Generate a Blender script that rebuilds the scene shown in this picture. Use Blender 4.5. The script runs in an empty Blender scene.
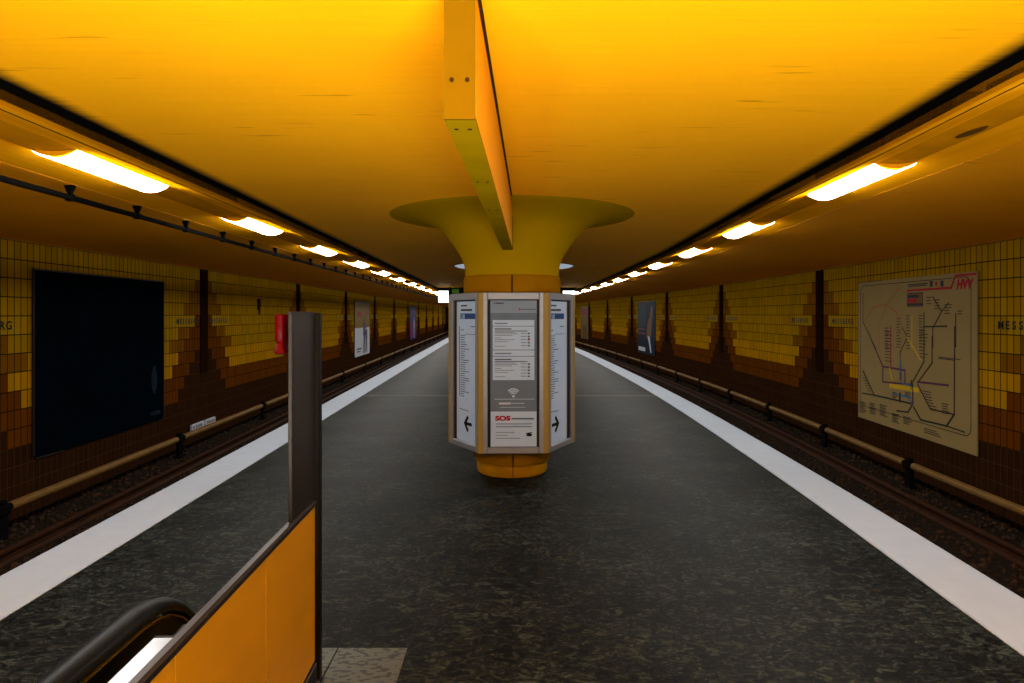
import bpy, math, random
from mathutils import Vector, Matrix
random.seed(7)
R = math.radians
sc = bpy.context.scene
col = sc.collection
F = 655.0            # focal length in pixels of the 1024 px wide frame
EYE = 1.65

# ------------------------------------------------------------------ materials
def mat(name, color, rough=0.5, metal=0.0, var=0.0, scale=6.0, bump=0.0, stretch=(1, 1, 1), emit=0.0, spec=0.06,
        bscale=None):
    m = bpy.data.materials.new(name); m.use_nodes = True
    nt = m.node_tree; b = nt.nodes['Principled BSDF']
    b.inputs['Roughness'].default_value = rough
    b.inputs['Metallic'].default_value = metal
    b.inputs['Specular IOR Level'].default_value = spec
    c = (*color, 1)
    b.inputs['Base Color'].default_value = c
    if var or bump:
        tc = nt.nodes.new('ShaderNodeTexCoord'); mp = nt.nodes.new('ShaderNodeMapping')
        mp.inputs['Scale'].default_value = stretch
        nt.links.new(tc.outputs['Object'], mp.inputs['Vector'])
        n = nt.nodes.new('ShaderNodeTexNoise'); n.inputs['Scale'].default_value = scale
        n.inputs['Detail'].default_value = 5
        nt.links.new(mp.outputs['Vector'], n.inputs['Vector'])
        if var:
            r = nt.nodes.new('ShaderNodeValToRGB')
            r.color_ramp.elements[0].position = .3; r.color_ramp.elements[1].position = .7
            r.color_ramp.elements[0].color = (*[x * (1 - var) for x in color], 1)
            r.color_ramp.elements[1].color = (*[min(1, x * (1 + var)) for x in color], 1)
            nt.links.new(n.outputs['Fac'], r.inputs['Fac'])
            nt.links.new(r.outputs['Color'], b.inputs['Base Color'])
        if bump:
            bp = nt.nodes.new('ShaderNodeBump'); bp.inputs['Strength'].default_value = bump
            bp.inputs['Distance'].default_value = .02
            nt.links.new(n.outputs['Fac'], bp.inputs['Height'])
            nt.links.new(bp.outputs['Normal'], b.inputs['Normal'])
    if emit:
        b.inputs['Emission Color'].default_value = c
        b.inputs['Emission Strength'].default_value = emit
    return m

def mathn(nt, op, a, b=None, c=None):
    n = nt.nodes.new('ShaderNodeMath'); n.operation = op
    for i, v in enumerate((a, b, c)):
        if v is None: continue
        if isinstance(v, (int, float)): n.inputs[i].default_value = v
        else: nt.links.new(v, n.inputs[i])
    return n.outputs[0]

def tile_mat(name, color, joint, rough=0.42, var=0.12):
    """glazed tile; the joint is drawn by each tile's own 0..1 UV, the shade differs tile by tile"""
    m = bpy.data.materials.new(name); m.use_nodes = True
    nt = m.node_tree; b = nt.nodes['Principled BSDF']
    b.inputs['Specular IOR Level'].default_value = .0
    uv = nt.nodes.new('ShaderNodeUVMap'); sep = nt.nodes.new('ShaderNodeSeparateXYZ')
    nt.links.new(uv.outputs['UV'], sep.inputs[0])
    fu = mathn(nt, 'FRACT', sep.outputs['X']); fv = mathn(nt, 'FRACT', sep.outputs['Y'])
    du = mathn(nt, 'MINIMUM', fu, mathn(nt, 'SUBTRACT', 1.0, fu))
    dv = mathn(nt, 'MINIMUM', fv, mathn(nt, 'SUBTRACT', 1.0, fv))
    d = mathn(nt, 'MINIMUM', mathn(nt, 'MULTIPLY', du, .12), mathn(nt, 'MULTIPLY', dv, .245))
    j = mathn(nt, 'LESS_THAN', d, .0066)
    wn = nt.nodes.new('ShaderNodeTexWhiteNoise'); wn.noise_dimensions = '2D'
    cb = nt.nodes.new('ShaderNodeCombineXYZ')
    nt.links.new(mathn(nt, 'FLOOR', sep.outputs['X']), cb.inputs[0])
    nt.links.new(mathn(nt, 'FLOOR', sep.outputs['Y']), cb.inputs[1])
    nt.links.new(cb.outputs[0], wn.inputs['Vector'])
    k = mathn(nt, 'MULTIPLY_ADD', wn.outputs['Value'], 2 * var, 1 - var)
    vm = nt.nodes.new('ShaderNodeVectorMath'); vm.operation = 'SCALE'
    vm.inputs[0].default_value = color; nt.links.new(k, vm.inputs['Scale'])
    mx = nt.nodes.new('ShaderNodeMix'); mx.data_type = 'RGBA'
    nt.links.new(j, mx.inputs[0]); nt.links.new(vm.outputs[0], mx.inputs[6]); mx.inputs[7].default_value = (*joint, 1)
    nt.links.new(mx.outputs[2], b.inputs['Base Color'])
    nt.links.new(mathn(nt, 'MULTIPLY_ADD', j, .5, rough), b.inputs['Roughness'])
    bp = nt.nodes.new('ShaderNodeBump'); bp.inputs['Distance'].default_value = .003; bp.inputs['Strength'].default_value = .5
    nt.links.new(mathn(nt, 'SUBTRACT', 1.0, j), bp.inputs['Height']); nt.links.new(bp.outputs['Normal'], b.inputs['Normal'])
    return m

def board_mat(name, c0, c1, streak, edge_shade=False):
    """painted board-marked concrete: soft blotches and short dark streaks running across the station"""
    m = bpy.data.materials.new(name); m.use_nodes = True
    nt = m.node_tree; b = nt.nodes['Principled BSDF']; b.inputs['Roughness'].default_value = .7; b.inputs['Specular IOR Level'].default_value = .08
    tc = nt.nodes.new('ShaderNodeTexCoord')
    def noise(scale, st, det):
        mp = nt.nodes.new('ShaderNodeMapping'); mp.inputs['Scale'].default_value = st
        nt.links.new(tc.outputs['Object'], mp.inputs['Vector'])
        n = nt.nodes.new('ShaderNodeTexNoise'); n.inputs['Scale'].default_value = scale; n.inputs['Detail'].default_value = det
        nt.links.new(mp.outputs['Vector'], n.inputs['Vector']); return n.outputs['Fac']
    blot = noise(.9, (1, 1, 1), 3); fine = noise(2.2, (.5, 18, 1), 3)
    s1 = noise(1.0, (2.2, 30, 1), 2); s2 = noise(.8, (1.3, 1.3, 1), 1)
    r = nt.nodes.new('ShaderNodeValToRGB')
    r.color_ramp.elements[0].position = .3; r.color_ramp.elements[1].position = .7
    r.color_ramp.elements[0].color = (*c0, 1); r.color_ramp.elements[1].color = (*c1, 1)
    nt.links.new(mathn(nt, 'ADD', mathn(nt, 'MULTIPLY', blot, .6), mathn(nt, 'MULTIPLY', fine, .4)), r.inputs['Fac'])
    st = nt.nodes.new('ShaderNodeMapRange'); st.inputs[1].default_value = .66; st.inputs[2].default_value = .74
    nt.links.new(s1, st.inputs[0])
    st2 = nt.nodes.new('ShaderNodeMapRange'); st2.inputs[1].default_value = .5; st2.inputs[2].default_value = .6
    nt.links.new(s2, st2.inputs[0])
    k = mathn(nt, 'MULTIPLY', mathn(nt, 'MULTIPLY', st.outputs[0], st2.outputs[0]), .6)
    mx = nt.nodes.new('ShaderNodeMix'); mx.data_type = 'RGBA'
    nt.links.new(k, mx.inputs[0]); nt.links.new(r.outputs['Color'], mx.inputs[6]); mx.inputs[7].default_value = (*streak, 1)
    res = mx.outputs[2]
    if edge_shade:      # shade of the rounded slab edge, painted dark along the air gap
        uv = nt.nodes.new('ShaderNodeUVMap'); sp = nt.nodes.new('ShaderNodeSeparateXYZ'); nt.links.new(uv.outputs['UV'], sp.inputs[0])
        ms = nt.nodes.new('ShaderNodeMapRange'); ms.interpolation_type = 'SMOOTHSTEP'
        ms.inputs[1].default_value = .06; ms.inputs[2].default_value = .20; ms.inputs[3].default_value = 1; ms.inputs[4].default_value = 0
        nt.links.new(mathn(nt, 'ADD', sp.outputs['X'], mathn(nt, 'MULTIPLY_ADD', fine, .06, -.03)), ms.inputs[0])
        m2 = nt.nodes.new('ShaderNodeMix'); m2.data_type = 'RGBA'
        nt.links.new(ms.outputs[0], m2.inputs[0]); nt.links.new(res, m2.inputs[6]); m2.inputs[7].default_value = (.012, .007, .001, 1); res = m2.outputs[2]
    nt.links.new(res, b.inputs['Base Color'])
    bp = nt.nodes.new('ShaderNodeBump'); bp.inputs['Distance'].default_value = .004; bp.inputs['Strength'].default_value = .4
    nt.links.new(fine, bp.inputs['Height']); nt.links.new(bp.outputs['Normal'], b.inputs['Normal'])
    return m

def floor_mat():
    m = bpy.data.materials.new('platform_stone'); m.use_nodes = True
    nt = m.node_tree; b = nt.nodes['Principled BSDF']
    tc = nt.nodes.new('ShaderNodeTexCoord')
    def noise(scale, st, det, dis=0):
        mp = nt.nodes.new('ShaderNodeMapping'); mp.inputs['Scale'].default_value = st
        nt.links.new(tc.outputs['Object'], mp.inputs['Vector'])
        n = nt.nodes.new('ShaderNodeTexNoise'); n.inputs['Scale'].default_value = scale; n.inputs['Detail'].default_value = det
        n.inputs['Distortion'].default_value = dis; n.inputs['Roughness'].default_value = .65
        nt.links.new(mp.outputs['Vector'], n.inputs['Vector']); return n.outputs['Fac']
    a = noise(13, (1, 1.5, 1), 5, 1.6); c = noise(1.3, (1, 1, 1), 3); g = noise(60, (1, 1, 1), 2)
    r = nt.nodes.new('ShaderNodeValToRGB'); e = r.color_ramp.elements
    e[0].position = .44; e[0].color = (.0005, .0007, .0006, 1)
    e[1].position = .62; e[1].color = (.038, .047, .038, 1)
    x = r.color_ramp.elements.new(.52); x.color = (.0082, .0102, .0083, 1)
    k = mathn(nt, 'ADD', mathn(nt, 'MULTIPLY', a, .68), mathn(nt, 'ADD', mathn(nt, 'MULTIPLY', c, .20), mathn(nt, 'MULTIPLY', g, .12)))
    nt.links.new(k, r.inputs['Fac'])
    sep = nt.nodes.new('ShaderNodeSeparateXYZ'); nt.links.new(tc.outputs['Object'], sep.inputs[0])
    def dist(o, ph):
        f = mathn(nt, 'FRACT', mathn(nt, 'MULTIPLY', mathn(nt, 'ADD', o, ph), 1 / .345))
        return mathn(nt, 'MINIMUM', f, mathn(nt, 'SUBTRACT', 1.0, f))
    d = mathn(nt, 'MINIMUM', dist(sep.outputs['X'], .858 + .345 * 20), dist(sep.outputs['Y'], -3.24 + .345 * 40))
    j = mathn(nt, 'MULTIPLY', mathn(nt, 'LESS_THAN', d, .010), .6)
    mx = nt.nodes.new('ShaderNodeMix'); mx.data_type = 'RGBA'
    nt.links.new(j, mx.inputs[0]); nt.links.new(r.outputs['Color'], mx.inputs[6]); mx.inputs[7].default_value = (.012, .012, .011, 1)
    nt.links.new(mx.outputs[2], b.inputs['Base Color'])
    nt.links.new(mathn(nt, 'MULTIPLY_ADD', a, .3, .44), b.inputs['Roughness'])
    b.inputs['Specular IOR Level'].default_value = .06
    bp = nt.nodes.new('ShaderNodeBump'); bp.inputs['Distance'].default_value = .004; bp.inputs['Strength'].default_value = .25
    nt.links.new(a, bp.inputs['Height']); nt.links.new(bp.outputs['Normal'], b.inputs['Normal'])
    return m

def spotted_mat():
    m = bpy.data.materials.new('spotted_pale_tile'); m.use_nodes = True
    nt = m.node_tree; b = nt.nodes['Principled BSDF']; b.inputs['Roughness'].default_value = .55
    tc = nt.nodes.new('ShaderNodeTexCoord'); mp = nt.nodes.new('ShaderNodeMapping')
    mp.inputs['Scale'].default_value = (1, 2.0, 1); mp.inputs['Rotation'].default_value = (0, 0, .25)
    nt.links.new(tc.outputs['Object'], mp.inputs['Vector'])
    n = nt.nodes.new('ShaderNodeTexNoise'); n.inputs['Scale'].default_value = 22; n.inputs['Detail'].default_value = 1
    nt.links.new(mp.outputs['Vector'], n.inputs['Vector'])
    r = nt.nodes.new('ShaderNodeValToRGB'); e = r.color_ramp.elements
    e[0].position = .53; e[0].color = (.055, .066, .050, 1); e[1].position = .565; e[1].color = (.006, .007, .006, 1)
    nt.links.new(n.outputs['Fac'], r.inputs['Fac']); nt.links.new(r.outputs['Color'], b.inputs['Base Color'])
    return m

M = {}
M['ceil'] = board_mat('orange_board_concrete', (.85, .362, .001), (.94, .412, .001), (.30, .10, .002))
M['ceil_edge_shade'] = board_mat('orange_board_concrete_with_edge_shade', (.85, .362, .001), (.94, .412, .001), (.30, .10, .002), True)
M['ceil_out'] = board_mat('orange_side_ceiling', (.84, .315, .001), (.94, .365, .002), (.25, .07, .002))
M['channel'] = mat('orange_light_channel', (.86, .34, .002), .6, spec=.0, var=.06, scale=3, stretch=(4, .3, 4))
M['blank'] = mat('brown_cover_strip', (.55, .21, .002), .6, spec=.0, var=.1, scale=5)
M['slot'] = mat('black_slot', (.004, .003, .002), .8, var=.2)
M['capital'] = mat('olive_yellow_paint', (0.3465, 0.198, 0.0009), .6, spec=.0, var=.05, scale=3)
M['capital_pale'] = mat('pale_blue_white_paint', (.75, .78, .85), .5, var=.04, scale=3)
M['drum'] = mat('orange_column_paint', (0.272, 0.1148, 0.0017), .6, spec=.0, var=.06, scale=4)
M['seam'] = mat('dark_seam', (.03, .012, .003), .7, var=.1)
M['t_yel'] = tile_mat('yellow_tile', (0.30, 0.158, 0.0016), (0.01148, 0.0082, 0.00164))
M['t_bri'] = tile_mat('bright_yellow_tile', (0.369, 0.1763, 0.00164), (0.0164, 0.01066, 0.00246))
M['t_tan'] = tile_mat('ochre_tile', (0.1681, 0.0656, 0.00164), (0.01148, 0.0082, 0.00164))
M['t_brn'] = tile_mat('orange_brown_tile', (0.1025, 0.0287, 0.00164), (0.01312, 0.00656, 0.00164))
M['t_drk'] = tile_mat('dark_brown_tile', (0.02624, 0.00984, 0.00328), (0.0451, 0.02132, 0.0082))
M['t_str'] = tile_mat('pilaster_tile', (0.0164, 0.00574, 0.00246), (0.00656, 0.00328, 0.00164), var=.05)
M['t_nam'] = tile_mat('name_tile', (0.328, 0.1927, 0.00492), (0.0164, 0.0123, 0.00328), var=.03)
M['letter'] = mat('black_letter', (.012, .009, .006), .4, var=.05)
M['floor'] = floor_mat()
M['spot'] = spotted_mat()
M['white'] = mat('white_edge_stone', (0.33, 0.375, 0.435), .6, spec=.1, var=.035, scale=5, bump=.05)
M['conc'] = mat('dark_platform_side', (.03, .026, .022), .8, var=.3, scale=5)
M['bed'] = mat('ballast_bed', (0.014, 0.0091, 0.0056), .9, spec=.05, var=.5, scale=22, bump=.9)
M['stone'] = mat('ballast_stone', (0.035, 0.0196, 0.0112), .85, spec=.05, var=.45, scale=9, bump=.3)
M['rail'] = mat('rusty_rail', (0.049, 0.021, 0.0105), .55, .4, var=.2, scale=8)
M['sleeper'] = mat('old_timber', (.035, .024, .017), .85, var=.3, scale=10)
M['tube'] = mat('ochre_cover_tube', (0.15, 0.07875, 0.0165), .5, spec=.1, var=.16, scale=7)
M['clamp'] = mat('black_clamp', (0.003, 0.0027, 0.003), .8, spec=.02, var=.1)
M['cable'] = mat('black_cable', (0.0018, 0.0015, 0.0012), .8, spec=.02, var=.1)
M['alu'] = mat('satin_aluminium', (.27, .275, .30), .45, .5, var=.04, scale=4, stretch=(1, 1, 6))
M['champ'] = mat('champagne_metal', (.30, .20, .06), .6, .15, var=.04, scale=4, stretch=(6, 6, 1))
M['plinth'] = mat('yellow_plinth_paint', (0.3825, 0.1827, 0.0017), .45, spec=.15, var=.07, scale=5)
M['paper'] = mat('white_paper', (.40, .52, .70), .6, spec=.2, var=.02, scale=8)
M['paper_blue'] = mat('bluish_paper', (.45, .47, .55), .6, var=.02)
M['greyp'] = mat('grey_poster_paper', (.115, .15, .205), .6, spec=.2, var=.03, scale=8)
M['greyl'] = mat('light_grey_paper', (.20, .255, .335), .6, spec=.2, var=.02)
M['ink'] = mat('grey_ink', (.07, .07, .075), .6, var=.05)
M['black'] = mat('black_ink', (.008, .008, .010), .5, var=.05)
M['red'] = mat('red_ink', (.30, .006, .008), .5, var=.05)
M['blue'] = mat('blue_ink', (.025, .06, .19), .5, var=.05)
M['darkin'] = mat('case_inner_dark', (.02, .02, .024), .5, var=.1)
M['steel'] = mat('brushed_steel', (0.036, 0.03, 0.027), .4, .7, spec=.3, var=.07, scale=3, stretch=(8, 8, 1))
M['steel_d'] = mat('dark_steel', (.011, .009, .008), .5, .5, var=.1, scale=4)
M['steel_b'] = mat('bright_steel', (0.28, 0.287, 0.301), .3, .95, var=.04, scale=6, stretch=(1, 8, 1))
M['orange'] = mat('orange_laminate', (0.46, 0.207, 0.00184), .42, spec=.2, var=.06, scale=2.4, stretch=(1, 1, 3))
M['rubber'] = mat('black_rubber', (.002, .004, .008), .45, spec=.12, var=.1)
M['redp'] = mat('glossy_red', (.075, .0006, .002), .35, var=.06)
M['board'] = mat('navy_black_board', (.0010, .0030, .0056), .6, spec=.0, var=.25, scale=1.2)
M['board2'] = mat('navy_board_glare', (.010, .018, .028), .6, spec=.0, var=.4, scale=3)
M['mapp'] = mat('map_paper', (.26, .19, .075), .6, spec=.0, var=.03, scale=2)
M['frame_d'] = mat('dark_frame', (.03, .02, .015), .4, var=.1)
M['lamp'] = mat('lit_diffuser', (1.0, .985, .95), .4, emit=41.0, var=.0)
M['sign_on'] = mat('lit_white_sign', (.95, 1.0, .98), .4, emit=3.0)
M['ring_glow'] = mat('pale_blue_glow', (.62, .74, .86), .5, emit=.42)
M['sign_gr'] = mat('lit_green_sign', (.08, .26, .02), .4, emit=.12)
for nm, c in dict(m_red=(.22, .012, .016), m_orange=(.30, .10, .02), m_yel=(.50, .32, .01), m_grn=(.022, .035, .010), m_blue=(.05, .11, .22),
                  m_brn=(.035, .016, .012), m_pur=(.07, .022, .055), m_grey=(.022, .020, .020), m_warmlight=(.19, .115, .010), skin=(.17, .085, .04), deep=(.006, .015, .036),
                  teal=(.012, .04, .05), pink=(.15, .055, .075), mag=(.16, .015, .10), violet=(.035, .022, .12), cream=(.14, .075, .012),
                  offw=(.52, .54, .60), coat=(.05, .05, .11)).items():
    M[nm] = mat('print_' + nm.replace('m_', ''), c, .5, var=.05, scale=6)

# ------------------------------------------------------------------ mesh builder
class MB:
    def __init__(s): s.v = []; s.f = []; s.mi = []; s.uv = None
    def add(s, vs, fs, mi=0):
        o = len(s.v); s.v += [tuple(p) for p in vs]
        for f in fs: s.f.append([i + o for i in f]); s.mi.append(mi)
    def box(s, x0, x1, y0, y1, z0, z1, mi=0, bev=0.0):
        x0, x1 = sorted((x0, x1)); y0, y1 = sorted((y0, y1)); z0, z1 = sorted((z0, z1))
        b = min(bev, .45 * min(x1 - x0, y1 - y0, z1 - z0))
        if b <= 0:
            vs = [(x, y, z) for z in (z0, z1) for y in (y0, y1) for x in (x0, x1)]
            s.add(vs, [(0, 2, 3, 1), (4, 5, 7, 6), (0, 1, 5, 4), (2, 6, 7, 3), (0, 4, 6, 2), (1, 3, 7, 5)], mi); return
        vs = []; idx = {}
        for ix, X in enumerate((x0, x1)):
            for iy, Y in enumerate((y0, y1)):
                for iz, Z in enumerate((z0, z1)):
                    sx, sy, sz = (1 if ix == 0 else -1), (1 if iy == 0 else -1), (1 if iz == 0 else -1)
                    for a in range(3):
                        p = [X + sx * b, Y + sy * b, Z + sz * b]; p[a] = (X, Y, Z)[a]
                        idx[(ix, iy, iz, a)] = len(vs); vs.append(p)
        fs = []
        for a in range(3):
            o = [i for i in range(3) if i != a]
            for e in (0, 1):
                q = []
                for (p, r) in ((0, 0), (1, 0), (1, 1), (0, 1)):
                    k = [0, 0, 0]; k[a] = e; k[o[0]] = p; k[o[1]] = r; q.append(idx[(*k, a)])
                fs.append(q)
        for a in range(3):
            o = [i for i in range(3) if i != a]
            for p in (0, 1):
                for r in (0, 1):
                    k0 = [0, 0, 0]; k0[o[0]] = p; k0[o[1]] = r; k1 = list(k0); k1[a] = 1
                    fs.append([idx[(*k0, o[0])], idx[(*k0, o[1])], idx[(*k1, o[1])], idx[(*k1, o[0])]])
        for ix in (0, 1):
            for iy in (0, 1):
                for iz in (0, 1): fs.append([idx[(ix, iy, iz, a)] for a in range(3)])
        s.add(vs, fs, mi)
    def loft(s, rows, mi=0, closed=False, caps=False):
        n = len(rows[0]); vs = [p for r in rows for p in r]; fs = []
        for i in range(len(rows) - 1):
            for j in range(n if closed else n - 1):
                k = (j + 1) % n
                fs.append((i * n + j, i * n + k, (i + 1) * n + k, (i + 1) * n + j))
        if caps: fs.append(tuple(range(n))); fs.append(tuple((len(rows) - 1) * n + j for j in reversed(range(n))))
        s.add(vs, fs, mi)
    def lathe(s, prof, seg=64, mi=0, cap=False, cx=0, cy=0):
        rows = [[(cx + r * math.cos(2 * math.pi * k / seg), cy + r * math.sin(2 * math.pi * k / seg), z) for k in range(seg)] for r, z in prof]
        s.loft(rows, mi, True, cap)
    def tube(s, pts, r, seg=12, mi=0, caps=True):
        pts = [Vector(p) for p in pts]; rows = []
        for i, p in enumerate(pts):
            t = (pts[min(i + 1, len(pts) - 1)] - pts[max(i - 1, 0)]).normalized()
            u = Vector((0, 0, 1)).cross(t)
            u = u.normalized() if u.length > 1e-4 else Vector((1, 0, 0)); w = t.cross(u)
            rows.append([p + r * (math.cos(2 * math.pi * k / seg) * u + math.sin(2 * math.pi * k / seg) * w) for k in range(seg)])
        s.loft(rows, mi, True, caps)
    def prism(s, poly, z0, z1, mi=0):
        n = len(poly)
        s.add([(x, y, z0) for x, y in poly] + [(x, y, z1) for x, y in poly],
              [tuple(reversed(range(n))), tuple(range(n, 2 * n))] + [(i, (i + 1) % n, n + (i + 1) % n, n + i) for i in range(n)], mi)
    # flat prints on a board whose face looks along local -y: a thin slab in x,z
    def slab(s, poly, y0, y1, mi=0):
        n = len(poly); y0, y1 = min(y0, y1), max(y0, y1)
        s.add([(x, y0, z) for x, z in poly] + [(x, y1, z) for x, z in poly],
              [tuple(range(n)), tuple(reversed(range(n, 2 * n)))] + [(i, (i + 1) % n, n + (i + 1) % n, n + i) for i in range(n)], mi)
    def line(s, pts, w, y0, y1, mi=0):
        for (ax, az), (bx, bz) in zip(pts[:-1], pts[1:]):
            dx, dz = bx - ax, bz - az; L = math.hypot(dx, dz) or 1e-6
            nx, nz = -dz / L * w / 2, dx / L * w / 2; ex, ez = dx / L * w / 2.2, dz / L * w / 2.2
            s.slab([(ax - nx - ex, az - nz - ez), (bx - nx + ex, bz - nz + ez), (bx + nx + ex, bz + nz + ez), (ax + nx - ex, az + nz - ez)], y0, y1, mi)
    def build(s, name, mats, parent=None, smooth=False, loc=None, rz=0):
        me = bpy.data.meshes.new(name); me.from_pydata(s.v, [], s.f)
        if not isinstance(mats, (list, tuple)): mats = [mats]
        for m in mats: me.materials.append(m)
        me.polygons.foreach_set('material_index', s.mi)
        if s.uv:
            l = me.uv_layers.new(name='UVMap'); l.data.foreach_set('uv', s.uv)
        me.validate(clean_customdata=False)
        if smooth:
            me.polygons.foreach_set('use_smooth', [True] * len(me.polygons))
            try: me.set_sharp_from_angle(angle=R(40))
            except Exception: pass
        me.update()
        o = bpy.data.objects.new(name, me); col.objects.link(o)
        if parent: o.parent = parent
        if loc: o.location = loc
        o.rotation_euler = (0, 0, rz)
        return o

def fix_normals(o):
    import bmesh
    b = bmesh.new(); b.from_mesh(o.data); bmesh.ops.recalc_face_normals(b, faces=b.faces); b.to_mesh(o.data); b.free()

def text_into(mb, txt, x, z, size, y, mi=0, align='CENTER', bold=0.0, shear=0.0, depth=.0015, widen=1.0):
    """letters as flat solid shapes on a face that looks along local -y"""
    c = bpy.data.curves.new('t', 'FONT'); c.body = txt; c.size = size; c.align_x = align
    c.extrude = depth / 2; c.offset = bold; c.shear = shear; c.resolution_u = 3
    o = bpy.data.objects.new('t', c); col.objects.link(o)
    dg = bpy.context.evaluated_depsgraph_get(); me = bpy.data.meshes.new_from_object(o.evaluated_get(dg))
    mb.add([(x + v.co.x * widen, y - v.co.z, z + v.co.y) for v in me.vertices], [tuple(p.vertices) for p in me.polygons], mi)
    bpy.data.objects.remove(o); bpy.data.curves.remove(c); bpy.data.meshes.remove(me)

def tag(o, label=None, cat=None, group=None, kind=None):
    if label: o['label'] = label
    if cat: o['category'] = cat
    if group: o['group'] = group
    if kind: o['kind'] = kind
    return o
def empty(name, loc=(0, 0, 0), rz=0):
    o = bpy.data.objects.new(name, None); col.objects.link(o); o.empty_display_size = .2
    o.location = loc; o.rotation_euler = (0, 0, rz); return o
def copy_tree(o, parent=None):
    kids = [c for c in o.children]
    c = o.copy(); col.objects.link(c)
    if parent: c.parent = parent
    for k in kids: copy_tree(k, c)
    return c

# ------------------------------------------------------------------ plan of the station, side lines set and bent from image pixels
def table(tab):
    def f(Y):
        if Y <= tab[0][0]: return tab[0][1] + (Y - tab[0][0]) * (tab[1][1] - tab[0][1]) / (tab[1][0] - tab[0][0]) * .6
        for i in range(len(tab) - 1):
            if Y <= tab[i + 1][0]:
                p0 = tab[max(i - 1, 0)]; p1 = tab[i]; p2 = tab[i + 1]; p3 = tab[min(i + 2, len(tab) - 1)]
                t = (Y - p1[0]) / (p2[0] - p1[0]); h = p2[0] - p1[0]
                m1 = (p2[1] - p0[1]) / (p2[0] - p0[0]) * h; m2 = (p3[1] - p1[1]) / (p3[0] - p1[0]) * h
                return (2*t**3 - 3*t*t + 1) * p1[1] + (t**3 - 2*t*t + t) * m1 + (-2*t**3 + 3*t*t) * p2[1] + (t**3 - t*t) * m2
        return tab[-1][1] + (Y - tab[-1][0]) * (tab[-1][1] - tab[-2][1]) / (tab[-1][0] - tab[-2][0])
    return f
SL = .0305
edge = {'L': lambda Y: -(3.10 + SL * Y), 'R': table([(2, 2.84), (3.8, 2.97), (6.05, 3.12), (11.3, 3.33), (15.2, 3.385), (19.4, 3.37), (26.8, 3.28), (35, 3.05), (45, 2.65), (60, 1.8), (75, .6), (92, -1.2)])}
inner = {'L': lambda Y: -(2.655 + SL * .9 * Y), 'R': lambda Y: edge['R'](Y) - .46}
seam = {'L': lambda Y: -(2.225 + SL * Y), 'R': table([(2.6, 2.05), (4.1, 2.17), (6.1, 2.29), (7.7, 2.40), (10.5, 2.57), (12.5, 2.63), (16.1, 2.73), (21.4, 2.82), (27, 2.80), (35, 2.6), (45, 2.2), (60, 1.35), (75, .15), (92, -1.65)])}
wall = {'L': lambda Y: -(6.20 + SL * Y), 'R': table([(0, 6.2), (8.4, 6.42), (14, 6.72), (21, 6.88), (28.7, 6.80), (36, 6.58), (43, 6.3), (51, 5.9), (60, 5.3), (75, 4.05), (92, 2.25)])}
SG = {'L': -1, 'R': 1}
Y0, Y1 = -6.0, 92.0
YS = [Y0 + i for i in range(int(Y1 - Y0) + 1)]
CZ = 2.68            # central ceiling height

# ---- floor
b = MB()
rows = [[(inner['L'](y) + (inner['R'](y) - inner['L'](y)) * t, y, 0) for t in (0, 1)] for y in YS]
b.loft([[p for p in r] for r in rows])
tag(b.build('floor', M['floor']), 'dark mottled stone platform floor between two white edge strips', 'floor', kind='structure')
b = MB()
for x in (-.858 - .345, -.858):
    for y in (3.235 - .345, 3.235 - .69): b.box(x + .004, x + .341, y + .004, y + .341, -.02, .003)
tag(b.build('trim_1', M['spot']), 'pale spotted tiles at the escalator landing', 'floor tiles', kind='structure')
b = MB(); b.box(edge['L'](13.2) + .46, edge['R'](13.2) - .47, 13.17, 13.215, -.01, .003)
tag(b.build('trim_2', mat('pale_joint', (.16, .16, .145), .6, var=.2)), 'thin pale joint across the platform floor', 'floor joint', kind='structure')
for i, s in enumerate('LR'):
    g = SG[s]; b = MB()
    # white edge stone: top with a small raised rim and rounded lip over the track
    rows = []
    for y in YS:
        a, e = inner[s](y), edge[s](y)
        rows.append([(a, y, -.06), (a, y, .004), (a + g * .01, y, .010), (e - g * .03, y, .010), (e - g * .008, y, .002), (e, y, -.02), (e, y, -.12), (e - g * .2, y, -.12)])
    b.loft(rows)
    tag(b.build('trim_%d' % (3 + i), M['white']), 'white platform edge strip along the %s track' % ('left', 'right')[i], 'platform edge', kind='structure')
    b = MB(); b.loft([[(edge[s](y) - g * .18, y, -.05), (edge[s](y) - g * .18, y, -1.05)] for y in YS])
    tag(b.build('wall_platform_' + ('left', 'right')[i], M['conc']), 'dark platform side under the %s edge' % ('left', 'right')[i], 'platform side', kind='structure')
    b = MB(); b.loft([[(edge[s](y) - g * .2, y, -1.0), (wall[s](y) + g * .05, y, -1.0)] for y in YS])
    tag(b.build('track_bed_' + ('left', 'right')[i], M['bed']), 'dark ballast bed of the %s track' % ('left', 'right')[i], 'track bed', kind='structure')

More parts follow.
